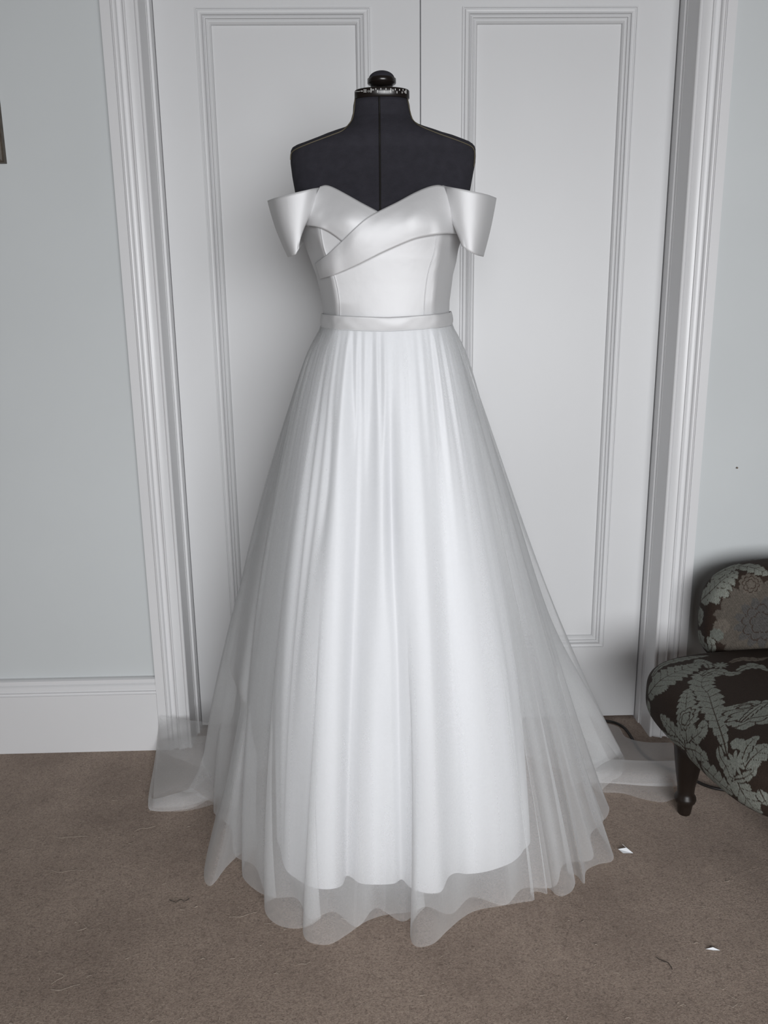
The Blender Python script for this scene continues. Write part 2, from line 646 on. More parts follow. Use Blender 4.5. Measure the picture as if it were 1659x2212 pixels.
def torso_inside(off):
    def f(P):
        x, y, z = P[:, 0], P[:, 1], P[:, 2]
        cx, a, df, db, n = tsec(z)
        yy = y - AXIS_Y
        sx = (x - cx) / (a + off)
        fr = (df + off) * front_shape(sx, z, n) + bust(x, z, cx) * np.maximum(1 - np.abs(sx) ** 3, 0)
        bk = (db + off) * np.maximum(1 - np.minimum(np.abs(sx), 1) ** n, 0) ** (1 / n)
        return (np.abs(sx) < 1) & (yy > -fr) & (yy < bk) & (z < TZ[-1]) & (z > TZ[0])
    return f


def torso_ring(z, off, nth=96, th=None):
    th = np.linspace(-math.pi, math.pi, nth, endpoint=False) if th is None else th
    cx, a, df, db, n = tsec(z)
    s, c = np.sin(th), np.cos(th)          # theta 0 faces the camera
    X = cx + (a + off) * np.sign(s) * np.abs(s) ** (2 / n)
    sx = (X - cx) / (a + off)
    fr = (df + off) * front_shape(sx, z, n) + bust(X, z, cx) * np.maximum(1 - np.abs(sx) ** 3, 0)
    yy = np.where(c > 0, -fr, np.abs(c) ** (2 / n) * (db + off))
    return np.stack([X, AXIS_Y + yy, np.full_like(X, z)], -1)


def hit(u, v, off):
    p = march(u, v, torso_inside(off))
    return p if p is not None else at_y(u, v, AXIS_Y)


cxw = tsec(1.2)[0]
AX = np.array([float(cxw), AXIS_Y, 0.0])
form = empty('dress_form', (AX[0], AX[1], 0))
tag(form, 'dark charcoal dressmaker form with a black dial neck, wearing the white gown', 'dress form')
zs = np.unique(np.concatenate([np.linspace(TZ[0], TZ[-1], 80), np.linspace(1.33, 1.47, 50), TZ[(TZ > 1.3)]]))
P = np.stack([torso_ring(z, -0.002) for z in zs], 1)
n_th, n_z = P.shape[:2]
V = np.concatenate([P.reshape(-1, 3), P[:, -1].mean(0)[None], P[:, 0].mean(0)[None]])
F = grid_faces(n_th, n_z, True)
F += [(i * n_z + n_z - 1, ((i + 1) % n_th) * n_z + n_z - 1, len(V) - 2) for i in range(n_th)]
F += [(((i + 1) % n_th) * n_z, i * n_z, len(V) - 1) for i in range(n_th)]
mesh_obj('torso', V, F, M['form'], form)


def tube_on_torso(name, px, off, r, mat, parent, n=60, **kw):
    Q = cr(np.array(px, float), n)
    pts = [hit(u, v, off) for u, v in Q]
    return MB().tube(pts, r, 6).build(name, mat, parent, smooth=True, **kw)


tube_on_torso('front_gap', [(819, 206), (820, 260), (820.5, 330), (821, 400), (821, 462)], -0.0022, 0.0021, M['gap'], form)
tube_on_torso('shoulder_seam', [(880, 211), (885.5, 240), (892, 259), (908, 272), (943, 287), (985, 302), (1014, 314), (1023, 322), (1025.5, 334), (1024, 360)], -0.001, 0.0011, M['gold'], form)
tube_on_torso('shoulder_seam', [(767, 212), (764, 244), (758, 262), (741, 281), (718, 291), (690, 301.5), (660, 313), (638, 323), (629, 332), (627.5, 345)], -0.001, 0.0011, M['gold'], form)
# neck dial
NC = at_y(825, 195, AXIS_Y)
RD = 0.0545 * (at_y(885, 195, AXIS_Y)[0] - at_y(766, 195, AXIS_Y)[0]) / 0.109

KD = 0.52


def dial_point(u, v, r):
    d = ray(u, v)
    ox, oy, dy = CAM[0] - NC[0], (CAM[1] - AXIS_Y) / KD, d[1] / KD      # the neck is oval
    a, b, c = d[0] ** 2 + dy ** 2, 2 * (ox * d[0] + oy * dy), ox * ox + oy * oy - r * r
    t = (-b - math.sqrt(max(b * b - 4 * a * c, 0))) / (2 * a)
    return CAM + t * d


zt = dial_point(825, 186.0, RD)[2]
zb = dial_point(825, 206.5, RD)[2]
hd = zt - zb
dl = MB().lathe(NC[0], AXIS_Y, [(RD * .95, zb - .001), (RD, zb + .0006), (RD, zb + hd * .80), (RD * .99, zb + hd * .88), (RD * .965, zb + hd * .95), (RD * .91, zb + hd), (RD * .6, zb + hd * 1.04), (0.02, zb + hd * 1.06)], 64)
dl.v = [(x, AXIS_Y + (y - AXIS_Y) * KD, z) for x, y, z in dl.v]
dl.build('neck_dial', M['black'], form, smooth=True)


def dial_quad(mb, u, v0, v1, wpx):
    q = [dial_point(u - wpx / 2, v1, RD + .0005), dial_point(u + wpx / 2, v1, RD + .0005), dial_point(u + wpx / 2, v0, RD + .0005), dial_point(u - wpx / 2, v0, RD + .0005)]
    b = [dial_point(u - wpx / 2, v1, RD - .0003), dial_point(u + wpx / 2, v1, RD - .0003), dial_point(u + wpx / 2, v0, RD - .0003), dial_point(u - wpx / 2, v0, RD - .0003)]
    mb.add(q + b, [(0, 1, 2, 3), (4, 7, 6, 5), (0, 4, 5, 1), (2, 6, 7, 3), (1, 5, 6, 2), (0, 3, 7, 4)])


mk = MB()
for u, v0, v1 in ((801.3, 190.5, 200), (811.8, 190.5, 194.2), (815.5, 194.4, 200.2), (822.7, 190.2, 194), (830, 195.3, 200.4), (833.8, 190.2, 194.3),
                  (844.2, 190.6, 200.7), (854, 191.2, 195), (857.6, 196.8, 201.6), (863, 192.3, 195.8), (868.8, 197.5, 201.6), (870.6, 192.5, 195.6), (877, 193.6, 202.4)):
    dial_quad(mk, u, v0, v1, 1.6 if v1 - v0 > 8 else 1.5)
dial_quad(mk, 780.3, 196.2, 197.1, 6)
for k, hh in enumerate((3.2, 2.2, 1.0)):
    dial_quad(mk, 781.6 + k * 0.8, 196.65 - hh / 2, 196.65 + hh / 2, 0.8)
for u in (766.9, 768.6, 770.4, 772.3, 774.2, 776.0):
    dial_quad(mk, u, 197.2 - (u - 766) * 0.06, 198.9 - (u - 766) * 0.06, 1.0)
for r0 in (193.2, 197.0):
    for u in (785.9, 787.6, 789.4, 791.0):
        dial_quad(mk, u, r0, r0 + 2.6, 1.0)
mk.build('dial_marks', M['mark'], form)


def digit(txt, u, v, size):
    cu = bpy.data.curves.new('number', 'FONT')
    cu.body = txt
    cu.size = size
    cu.align_x = 'CENTER'
    cu.align_y = 'CENTER'
    cu.extrude = 0.0003
    tmp = bpy.data.objects.new('number', cu)
    me = bpy.data.meshes.new_from_object(tmp)
    bpy.data.objects.remove(tmp)
    p = dial_point(u, v, RD + 0.0003)
    ang = math.atan2(p[0] - NC[0], -(p[1] - AXIS_Y) / KD ** 2)
    R = Matrix.Rotation(ang, 4, 'Z') @ Matrix.Rotation(math.pi / 2, 4, 'X')
    me.transform(R)
    me.materials.append(M['mark'])
    o = bpy.data.objects.new('dial_number', me)
    COL.objects.link(o)
    o.parent = form
    o.location = p - ORIGIN[form.name]


for t, u, v in (('13', 796, 197.4), ('34', 805.2, 194.4), ('14', 840.6, 197), ('36', 848.2, 194.8), ('15', 874.2, 198.8)):
    digit(t, u, v, 0.0052)
# pin-cushion knob
sc_ = (at_y(855, 176, AXIS_Y)[0] - at_y(793, 176, AXIS_Y)[0]) / 2
kz = lambda v: at_y(824, v, AXIS_Y)[2]
KX = at_y(824.5, 172, AXIS_Y)[0]
MB().lathe(KX, AXIS_Y, [(sc_ * .74, kz(187.5)), (sc_ * .80, kz(184.5)), (sc_ * .97, kz(181.5)), (sc_ * 1.0, kz(180)), (sc_ * 1.0, kz(171.5)), (sc_ * .95, kz(170.5)), (sc_ * .6, kz(170))], 48).build('knob_ring', M['black'], form, smooth=True)
dome = [(sc_ * .90 * math.cos(a), kz(171) + (kz(153.5) - kz(171)) * math.sin(a)) for a in np.linspace(0, math.pi / 2 * .98, 12)]
MB().lathe(KX, AXIS_Y, dome, 48).build('pin_cushion', M['form'], form, smooth=True)
# hidden stand
MB().lathe(AX[0], AXIS_Y, [(.014, .03), (.014, .95), (.03, .96), (.03, 1.06)], 20).build('pole', M['steel'], form, smooth=True)
for k in range(4):
    a = math.pi / 4 + k * math.pi / 2
    MB().tube([(AX[0] + r * math.cos(a), AXIS_Y + r * math.sin(a), z) for r, z in ((.01, .09), (.08, .06), (.17, .012))], .011, 8).build('foot', M['steel'], form, smooth=True)

# ------------------------------------------------------------------ wedding dress
dress = empty('wedding_dress', (AX[0], AX[1], 0))
tag(dress, 'white off-shoulder wedding dress with satin bodice and full tulle skirt on the form', 'dress')


# --- bodice: three satin panels split along the princess seams
def theta_of(p, off):
    ths = np.linspace(-math.pi, math.pi, 721)
    ring = torso_ring(p[2], off, th=ths)
    return ths[np.argmin(np.hypot(ring[:, 0] - p[0], ring[:, 1] - p[1]))]


seamL = [(693, 478), (694, 500), (700, 535), (709, 560), (722, 593), (730, 625), (734, 655), (735, 690)]
seamR = [(946, 478), (944, 505), (938, 545), (926, 585), (920, 620), (917, 655), (916, 690)]
OFF = 0.005
zb_, zt_ = at_y(834, 712, -0.645)[2], at_y(834, 476, -0.68)[2]
Z = np.linspace(zb_, zt_, 60)


def seam_theta(px):
    Q = [hit(u, v, OFF) for u, v in cr(np.array(px, float), 30)]
    zz = np.array([q[2] for q in Q])
    tt = np.array([theta_of(q, OFF) for q in Q])
    k = np.argsort(zz)
    return np.interp(Z, zz[k], tt[k])


tL, tR = seam_theta(seamL), seam_theta(seamR)


def panel_mesh(name, t0, t1, n, off):
    G = np.stack([torso_ring(z, off, th=np.linspace(a, b, n)) for z, a, b in zip(Z, t0, t1)], 1)
    return mesh_obj(name, G.reshape(-1, 3), grid_faces(n, len(Z)), M['satin'], dress)


panel_mesh('front_panel', tL, tR, 60, OFF)
panel_mesh('side_panel', np.full(len(Z), -math.pi), tL, 60, OFF - .0008)
panel_mesh('side_panel', tR, np.full(len(Z), math.pi), 60, OFF - .0008)
tube_on_torso('seam', seamL, OFF + .0004, 0.0011, M['satin'], dress)
tube_on_torso('seam', seamR, OFF + .0004, 0.0011, M['satin'], dress)

# --- waistband
top = [(703, 676), (718, 679.5), (735, 681.5), (780, 684), (834, 685.5), (890, 684.5), (930, 681.5), (952, 677.5), (966, 671.5)]
bot = [(701.5, 707.5), (716, 710), (735, 712), (780, 715), (834, 716.5), (890, 715), (930, 711.5), (952, 707), (967, 701)]


def belt_z(px, off):
    pts = [hit(u, v, off) for u, v in px]
    return pts


nth = 160
th = np.linspace(-math.pi, math.pi, nth, endpoint=False)
zt0 = np.interp(th, [-math.pi, -math.pi / 2, 0, math.pi / 2, math.pi], [hit(*top[0], .008)[2], hit(*top[0], .008)[2], hit(*top[4], .008)[2], hit(*top[8], .008)[2], hit(*top[0], .008)[2]])
zb0 = np.interp(th, [-math.pi, -math.pi / 2, 0, math.pi / 2, math.pi], [hit(*bot[0], .008)[2], hit(*bot[0], .008)[2], hit(*bot[4], .008)[2], hit(*bot[8], .008)[2], hit(*bot[0], .008)[2]])
nvb = 14
G = np.zeros((nth, nvb, 3))
for i in range(nth):
    for j in range(nvb):
        t = j / (nvb - 1)
        z = zb0[i] + (zt0[i] - zb0[i]) * t
        wr = 0.0012 * math.sin(9 * th[i] + 1) * math.sin(math.pi * t) + 0.0003 * math.sin(23 * th[i]) * math.sin(2 * math.pi * t)
        G[i, j] = torso_ring(z, 0.0078 + 0.0050 * abs(math.cos(th[i])) + 0.002 * math.sin(math.pi * t) ** .5 + wr, th=th[i:i + 1])[0]
mesh_obj('waistband', G.reshape(-1, 3), grid_faces(nth, nvb, True), M['satin'], dress, solid=0.003)


# --- crossed bust bands
def band(name, up, lo, nrow, offs, bulge=0.004, nu=70, nv=24, solid=0.0022):
    U, L = np.array(up, float), np.array(lo, float)
    ctrl = []
    for i in range(len(U)):
        col = []
        for j in range(nrow):
            t = j / (nrow - 1)
            p = U[i] * (1 - t) + L[i] * t
            col.append(hit(p[0], p[1], offs[i] + bulge * math.sin(math.pi * t)))
        ctrl.append(col)
    return sheet(name, ctrl, nu, nv, M['satin'], dress, solid=solid)


band('bust_band', [(692, 404), (705, 401.5), (722, 407), (750, 422), (782, 440), (815, 457.5), (838, 471)],
     [(654, 487), (672, 488), (690, 491.5), (706, 498), (722, 508), (741, 523), (764, 540)], 5,
     [.012, .011, .010, .009, .0075, .006, .0045], 0.004)
band('bust_band', [(959, 402), (945, 399.5), (925, 403.5), (895, 416), (858, 436), (816, 457), (788, 474), (762, 497), (738, 521), (712, 545), (692, 560), (680, 569)],
     [(997, 506), (962, 504.5), (927, 509.5), (895, 517), (862, 530), (826, 546), (798, 560), (772, 572.5), (745, 584.5), (718, 595), (701, 600), (691, 603)], 5,
     [.016, .015, .015, .015, .016, .018, .018, .017, .014, .011, .009, .008], 0.003, nu=110)


# --- off-shoulder sleeves: loops of satin standing off the form
def sleeve(tp, bt, dy, bow):
    ctrl = []
    for (a, b, d, k) in zip(tp, bt, dy, bow):
        col = []
        for j in range(5):
            t = j / 4
            u, v = a[0] * (1 - t) + b[0] * t, a[1] * (1 - t) + b[1] * t
            if d is None:
                col.append(hit(u + k * math.sin(math.pi * t), v, .007))
            else:
                col.append(at_y(u + k * math.sin(math.pi * t), v, AXIS_Y + d[0] * (1 - t) + d[1] * t))
        ctrl.append(col)
    return sheet('sleeve', ctrl, 60, 24, M['satin'], dress, solid=0.0025)


sleeve([(703, 404), (690, 405), (672, 408.5), (646, 414), (615, 422), (594, 427.5), (584, 431), (577.5, 434), (590, 432), (630, 420), (668, 412)],
       [(664, 489), (653, 488), (648, 520), (641, 546), (633, 551.5), (628, 554.5), (624.5, 555), (621.5, 555), (627, 552), (640, 548), (662, 515)],
       [None, None, (-.120, -.122), (-.128, -.130), (-.124, -.126), (-.106, -.108), (-.066, -.066), (-.012, -.01), (.05, .05), (.105, .095), (.112, .10)],
       [14, 12, 4, 0, -3, -4, -4, -4, -3, 0, 0])
sleeve([(948, 403), (960, 402), (978, 405), (1004, 410), (1032, 416), (1051, 420.5), (1063, 424.5), (1070, 427.5), (1058, 424), (1018, 414), (980, 408)],
       [(990, 508), (997, 507), (999, 528), (1008, 540), (1022, 547.5), (1031, 551.5), (1038, 553.5), (1042, 554), (1036, 551), (1020, 543), (998, 515)],
       [None, None, (-.118, -.112), (-.128, -.124), (-.125, -.124), (-.108, -.108), (-.066, -.066), (-.012, -.01), (.05, .05), (.105, .095), (.112, .10)],
       [-12, -12, -8, -4, 0, 2, 2, 2, 0, 0, 0])


# --- skirts
def loop_from(px, z, back, n, kmul=None):
    pts = [at_z(u, v, z) for u, v in px] + [np.array(b, float) for b in back]
    A = np.array(pts)
    if kmul is not None:
        A = np.concatenate([A, np.array(list(kmul) + [1.0] * len(back))[:, None]], 1)
    # closed Catmull-Rom, resampled by arc length
    E = np.concatenate([A[-3:], A, A[:4]])
    D = cr(E, (len(E) - 1) * 24 + 1)
    D = D[3 * 24:(3 + len(A)) * 24 + 1]
    s = np.concatenate([[0], np.cumsum(np.linalg.norm(np.diff(D[:, :2], axis=0), axis=1))])
    t = np.linspace(0, s[-1], n, endpoint=False)
    return np.stack([np.interp(t, s, D[:, k]) for k in range(D.shape[1])], 1)


def csmooth(a, sig):
    n = len(a)
    k = np.arange(-int(4 * sig), int(4 * sig) + 1)
    g = np.exp(-k ** 2 / (2 * sig ** 2))
    g /= g.sum()
    idx = (np.arange(n)[:, None] + k[None]) % n
    return (a[idx] * g[None] if a.ndim == 1 else a[idx] * g[None, :, None]).sum(1)


CLEAR = {}


def lining_radius(th, z):
    zz, rows_ = CLEAR['z'], CLEAR['r']
    f = np.clip(np.interp(z, zz[::-1], np.arange(len(zz))[::-1]), 0, len(zz) - 1.001)
    j = int(f)
    g = np.linspace(-math.pi, math.pi, rows_.shape[1])
    return np.interp(th, g, rows_[j] * (1 - (f - j)) + rows_[j + 1] * (f - j)) - max(0, zz[-1] - z) * 1.2


def skirt(name, hem, mat, kfun, waist_off, nv, fold_sig, zw, micro, fold_pow=1.4, extra=None, seed=0, shrink=1.0):
    n = len(hem)
    ang = np.unwrap(np.arctan2(hem[:, 0] - AX[0], -(hem[:, 1] - AXIS_Y)))
    sgn = np.sign(ang[-1] - ang[0])
    lin = ang[0] + sgn * 2 * math.pi * np.arange(n) / n
    dev = csmooth(ang - lin, n * 0.02)
    wa = lin + dev
    S = csmooth(hem[:, :3], fold_sig)
    Fd = hem[:, :3] - S
    wp = np.zeros((n, 3))
    for i in range(n):
        wp[i] = torso_ring(zw, waist_off, th=np.array([math.remainder(wa[i], 2 * math.pi)]))[0]
    v = np.linspace(0, 1, nv) ** 1.25
    k = kfun(wa) if hem.shape[1] < 4 else kfun(wa) * hem[:, 3]
    hem = hem[:, :3]
    rg = np.random.default_rng(seed)
    ph = rg.random(6) * 6.28
    P = np.zeros((n, nv, 3))
    track = []
    pl = np.sin(41 * wa + 2.6 * np.sin(5 * wa + ph[0]) + ph[1]) + 0.6 * np.sin(67 * wa + ph[2] + 2 * np.sin(7 * wa))
    pl = pl * (0.6 + 0.5 * np.sin(6 * wa + ph[3]))
    folds = []
    for q in range(micro[2]):
        d = np.remainder(wa - rg.uniform(0, 2 * math.pi) + math.pi, 2 * math.pi) - math.pi
        wd = rg.uniform(.035, .11)
        v0 = rg.uniform(.0, .6)
        folds.append((np.exp(-(d / wd) ** 2) * micro[3] * rg.uniform(.5, 1.3), v0, rg.uniform(.12, .45), d, rg.uniform(-.12, .12)))
    rad = np.stack([np.sin(wa), -np.cos(wa)], 1)
    for j in range(nv):
        g = 1 - (1 - v[j]) ** k
        h = v[j] ** fold_pow
        xy = wp[:, :2] + (S[:, :2] - wp[:, :2]) * g[:, None] + Fd[:, :2] * h
        m = micro[0] * pl * (v[j] / 0.08) * math.exp(1 - v[j] / 0.08) 
        m = m + micro[4] * (1 - math.exp(-v[j] / .05)) * (1 - v[j] ** 2)
        for amp, v0, sp_, d, _ in folds:
            m = m + micro[1] * amp * math.exp(-((v[j] - v0) / sp_) ** 2) * min(1, v[j] / (.16 if micro[3] < 0 else .05)) * (1 - v[j] ** 6)
        xy = xy + rad * m[:, None]
        z = zw + (hem[:, 2] - zw) * v[j]
        d2 = xy - AX[:2]
        rr, tt = np.hypot(d2[:, 0], d2[:, 1]), np.arctan2(d2[:, 0], -d2[:, 1])
        q_ = None
        if 'z' in CLEAR:                    # the net lies over the underskirt, never through it
            rl = lining_radius(tt, float(z[0])) + (.003 + micro[4] * .45) * (1 - math.exp(-v[j] / .04))
            rl = rl - max(0, .42 - float(z[0])) * (.35 if name == 'tulle_overskirt' else 0)
            e = rr - rl
            xy = AX[:2] + d2 * ((rl + .5 * (e + np.sqrt(e * e + (.0005 + .0045 * min(1, v[j] / .05)) ** 2))) / rr)[:, None]
        if name != 'tulle_overskirt':
            d2 = xy - AX[:2]
            rr, tt = np.hypot(d2[:, 0], d2[:, 1]), np.arctan2(d2[:, 0], -d2[:, 1])
            g = np.linspace(-math.pi, math.pi, 721)
            o_ = np.argsort(tt)
            q_ = np.interp(g, np.concatenate([tt[o_] - 2 * math.pi, tt[o_], tt[o_] + 2 * math.pi]), np.tile(rr[o_], 3))
            q_ = np.max([np.roll(q_, s_) for s_ in range(-3, 4)], axis=0)
            track.append((float(z[0]), q_))
        P[:, j, 0], P[:, j, 1], P[:, j, 2] = xy[:, 0], xy[:, 1], z
    if track:
        CLEAR['z'] = np.array([t[0] for t in track])
        CLEAR['r'] = np.array([t[1] for t in track])
    return mesh_obj(name, P.reshape(-1, 3), grid_faces(n, nv, True), mat, dress)


ZW = hit(834, 714, .008)[2] + 0.010


def ease(a, vals):
    """interpolate a value by compass angle: 0 front, -90 left, +90 right, 180 back (degrees)"""
    d = np.degrees(np.arctan2(np.sin(a), np.cos(a)))
    xs = [-180, -120, -90, -60, -30, 0, 30, 60, 90, 120, 180]
    return np.interp(d, xs, vals)


# opaque underskirt
lin_px = [(600, 1790), (606, 1835), (616, 1876), (640, 1898), (670, 1915), (705, 1921), (737, 1914), (748, 1893), (760, 1896), (778, 1908), (810, 1911), (850, 1909), (868, 1900), (885, 1916),
          (910, 1927), (935, 1930), (955, 1924), (968, 1896), (985, 1886), (1010, 1888), (1045, 1884), (1080, 1874), (1110, 1860), (1130, 1838), (1142, 1800)]
hem = loop_from(lin_px, 0.06, [(.17, -.42, .06), (.11, -.30, .06), (-.05, -.25, .06), (-.22, -.26, .06), (-.36, -.36, .06)], 900)
skirt('underskirt', hem, M['lining'], lambda a: ease(a, [1.6, 2.4, 3.1, 2.5, 1.75, 1.5, 1.55, 1.8, 1.85, 1.7, 1.6]), 0.0065, 70, 60, ZW, (0.0022, 0.0190, 26, -1, .002), 1.2, seed=3)

# inner net layer
rg = np.random.default_rng(11)
base = [(470, 1700), (490, 1790), (540, 1880), (620, 1950), (700, 1985), (800, 1985), (900, 1975), (1000, 1962), (1100, 1940), (1200, 1900), (1270, 1840), (1300, 1760), (1310, 1660)]
bb = cr(np.array(base, float), 24)
cen = np.array([840, 1640])
wob = []
for i, p in enumerate(bb):
    s = (0.035 if i % 2 else -0.045) * (0.6 + 0.8 * rg.random())
    q = cen + (p - cen) * (1 + s)
    q[0] += rg.normal(0, 7)
    wob.append((q[0], q[1]))
hem = loop_from(wob, 0.012, [(.36, -.30, .01), (.25, -.21, .01), (.05, -.17, .01), (-.2, -.17, .01), (-.42, -.24, .01)], 1100)
skirt('tulle_lining', hem, M['tulle_in'], lambda a: ease(a, [1.25, 1.5, 1.65, 1.7, 1.5, 1.38, 1.22, 1.05, 0.93, 0.95, 1.1]), 0.0065, 56, 40, ZW, (0.0018, 0.0055, 22, 1, .008), 1.9, seed=5)

# outer net layer with the folds and lobes of its hem
out_px = [(486, 1690), (462, 1780), (444, 1860), (441, 1898), (452, 1914), (466, 1904), (490, 1872), (526, 1839), (556, 1822), (548, 1838), (530, 1862), (523, 1888), (536, 1909), (566, 1931), (596, 1937), (588, 1943),
          (572, 1953), (577, 1978), (602, 1999), (640, 2006), (672, 1998), (694, 1982), (676, 1992), (655, 2006), (661, 2030), (685, 2040), (715, 2039), (748, 2020), (790, 1991), (835, 1976), (885, 1970), (918, 1958),
          (902, 1976), (887, 2004), (889, 2034), (905, 2046), (937, 2038), (967, 2010), (1000, 1982), (1032, 1966), (1082, 1957), (1122, 1950), (1154, 1944), (1146, 1930), (1162, 1926), (1182, 1931), (1178, 1916),
          (1190, 1922), (1200, 1932), (1215, 1936), (1236, 1924), (1242, 1902), (1226, 1884), (1246, 1892), (1262, 1909), (1266, 1882), (1290, 1868), (1322, 1860), (1322, 1838), (1296, 1800), (1284, 1772), (1306, 1770),
          (1316, 1745), (1300, 1712), (1318, 1690), (1345, 1668), (1340, 1620)]
hem = loop_from(out_px, 0.004, [(.46, -.24, .004), (.30, -.17, .004), (.05, -.155, .004), (-.2, -.155, .004), (-.42, -.2, .004), (-.49, -.32, .004)], 1800, [.50] * 8 + [.70, .9] + [1.0] * (len(out_px) - 10))
skirt('tulle_overskirt', hem, M['tulle'], lambda a: ease(a, [1.3, 1.6, 1.75, 1.8, 1.55, 1.4, 1.25, 1.06, 0.93, 0.95, 1.1]), 0.0075, 72, 70, ZW, (0.0022, 0.0075, 26, 1, .013), 2.1, seed=9)

# side sweep of net on the left that runs out into the train
W_ = lambda deg: torso_ring(ZW, .010, th=np.array([math.radians(deg)]))[0]
A = at_y
sheet('train', [
    [W_(-70), A(640, 900, -.62), A(578, 1150, -.62), A(545, 1400, -.60), A(525, 1600, -.56), at_z(515, 1740, .02), at_z(505, 1752, .006)],
    [W_(-85), A(618, 950, -.55), A(556, 1160, -.52), A(510, 1310, -.50), A(466, 1500, -.46), at_z(441, 1650, .07), at_z(412, 1712, .012)],
    [W_(-95), A(622, 950, -.50), A(556, 1160, -.46), A(513, 1310, -.42), A(472, 1500, -.37), at_z(446, 1640, .06), at_z(418, 1706, .012)],
    [W_(-110), A(640, 950, -.45), A(575, 1180, -.40), A(535, 1340, -.34), A(500, 1500, -.28), A(480, 1600, -.23), at_z(470, 1660, .01)]],
    50, 60, M['tulle'], dress)
sheet('train', [
    [A(500, 1572, -.24), A(492, 1620, -.25), at_z(490, 1670, .03), at_z(500, 1700, .02), at_z(530, 1716, .006)],
    [A(450, 1561, -.19), at_z(440, 1612, .10), at_z(432, 1660, .06), at_z(440, 1705, .03), at_z(460, 1738, .006)],
    [A(395, 1554, -.155), at_z(390, 1605, .10), at_z(385, 1650, .045), at_z(385, 1712, .035), at_z(398, 1752, .004)],
    [A(346, 1547.5, -.145), A(343, 1590, -.150), at_z(337, 1640, .02), at_z(326, 1715, .02), at_z(330, 1752, .004)],
    [A(352, 1560, -.142), A(346, 1605, -.145), at_z(340, 1655, .008), at_z(322, 1738, .008), at_z(324, 1748, .004)]],
    60, 50, M['tulle'], dress)
sheet('train', [
    [at_z(415, 1702, .03), at_z(430, 1712, .035), at_z(450, 1728, .010)],
    [at_z(372, 1716, .045), at_z(385, 1730, .035), at_z(412, 1746, .006)],
    [at_z(328, 1724, .02), at_z(326, 1742, .016), at_z(350, 1753, .004)],
    [at_z(338, 1690, .012), at_z(321, 1738, .012), at_z(324, 1750, .004)]], 40, 20, M['tulle'], dress)
sheet('train', [
    [at_z(500, 1584, .10), at_z(495, 1640, .06), at_z(500, 1690, .035), at_z(520, 1712, .012)],
    [at_z(445, 1589, .09), at_z(440, 1640, .07), at_z(440, 1695, .045), at_z(450, 1728, .012)],
    [at_z(390, 1596, .07), at_z(388, 1645, .055), at_z(388, 1700, .045), at_z(396, 1742, .010)],
    [at_z(340, 1603, .035), at_z(337, 1650, .025), at_z(332, 1705, .03), at_z(331, 1745, .010)]], 40, 40, M['tulle'], dress)
# right-hand sweep that trails behind the chair leg
sheet('train', [
    [W_(70), A(1020, 850, -.66), A(1090, 1100, -.64), A(1150, 1350, -.60), A(1200, 1550, -.52), at_z(1235, 1700, .01)],
    [W_(85), A(1040, 880, -.56), A(1112, 1100, -.52), A(1190, 1340, -.46), A(1275, 1510, -.40), at_z(1342, 1645, .02)],
    [W_(95), A(1034, 880, -.50), A(1104, 1100, -.46), A(1180, 1340, -.38), A(1268, 1510, -.30), at_z(1336, 1625, .02)],
    [W_(115), A(1015, 900, -.44), A(1070, 1100, -.38), A(1140, 1340, -.30), A(1225, 1500, -.22), at_z(1300, 1565, .01)]],
    50, 60, M['tulle'], dress)
for lift in (0.0, 0.012):
    sheet('train', [
        [at_z(1255, 1640, .05 + lift), at_z(1255, 1668, .05 + lift), at_z(1262, 1690, .03 + lift)],
        [at_z(1320, 1640, .05 + lift), at_z(1320, 1668, .055 + lift), at_z(1322, 1692, .025 + lift)],
        [at_z(1385, 1643, .045 + lift), at_z(1390, 1670, .05 + lift), at_z(1388, 1697, .02 + lift)],
        [at_z(1440, 1644, .03 + lift), at_z(1445, 1672, .035 + lift), at_z(1448, 1699, .012 + lift)],
        [at_z(1478, 1640, .012 + lift), at_z(1480, 1668, .016 + lift), at_z(1482, 1694, .01 + lift)]], 40, 20, M['tulle'], dress)
sheet('train', [
    [at_z(1275, 1690, .02), at_z(1285, 1705, .012), at_z(1300, 1712, .004)],
    [at_z(1330, 1690, .02), at_z(1338, 1706, .012), at_z(1345, 1714, .004)],
    [at_z(1385, 1692, .02), at_z(1385, 1712, .012), at_z(1388, 1726, .004)],
    [at_z(1425, 1692, .02), at_z(1428, 1715, .012), at_z(1430, 1733, .004)],
    [at_z(1452, 1690, .012), at_z(1456, 1710, .010), at_z(1462, 1724, .004)]], 40, 16, M['tulle'], dress)
sheet('train', [
    [at_z(1300, 1560, .006), at_z(1318, 1600, .02), at_z(1335, 1645, .03)],
    [at_z(1335, 1570, .006), at_z(1350, 1612, .018), at_z(1360, 1648, .04)],
    [at_z(1352, 1592, .008), at_z(1372, 1622, .025), at_z(1392, 1648, .045)],
    [at_z(1395, 1603, .015), at_z(1410, 1622, .03), at_z(1425, 1648, .04)],
    [at_z(1452, 1604, .012), at_z(1460, 1624, .016), at_z(1466, 1646, .015)]], 40, 24, M['tulle'], dress)

# ------------------------------------------------------------------ upholstered chair
chair = empty('slipper_chair', (0.86, -0.60, 0))
tag(chair, 'low brown slipper chair upholstered in sage green leaf damask beside the door', 'chair')
sp = lambda x, e: np.sign(x) * np.abs(x) ** e


def solid_params(c, a, yaw, e1, e2):
    return dict(c=np.array(c), a=np.array(a), cs=(math.cos(yaw), math.sin(yaw)), e=(e1, e2))


SEAT = solid_params((0.8608, -0.6055, 0.2952), (0.3212, 0.3119, 0.0893), 0.1379, 0.5573, 0.4977)
BACK = solid_params((1.026, -0.262, 0.430), (0.300, 0.075, 0.154), 0.05, 0.60, 0.60)


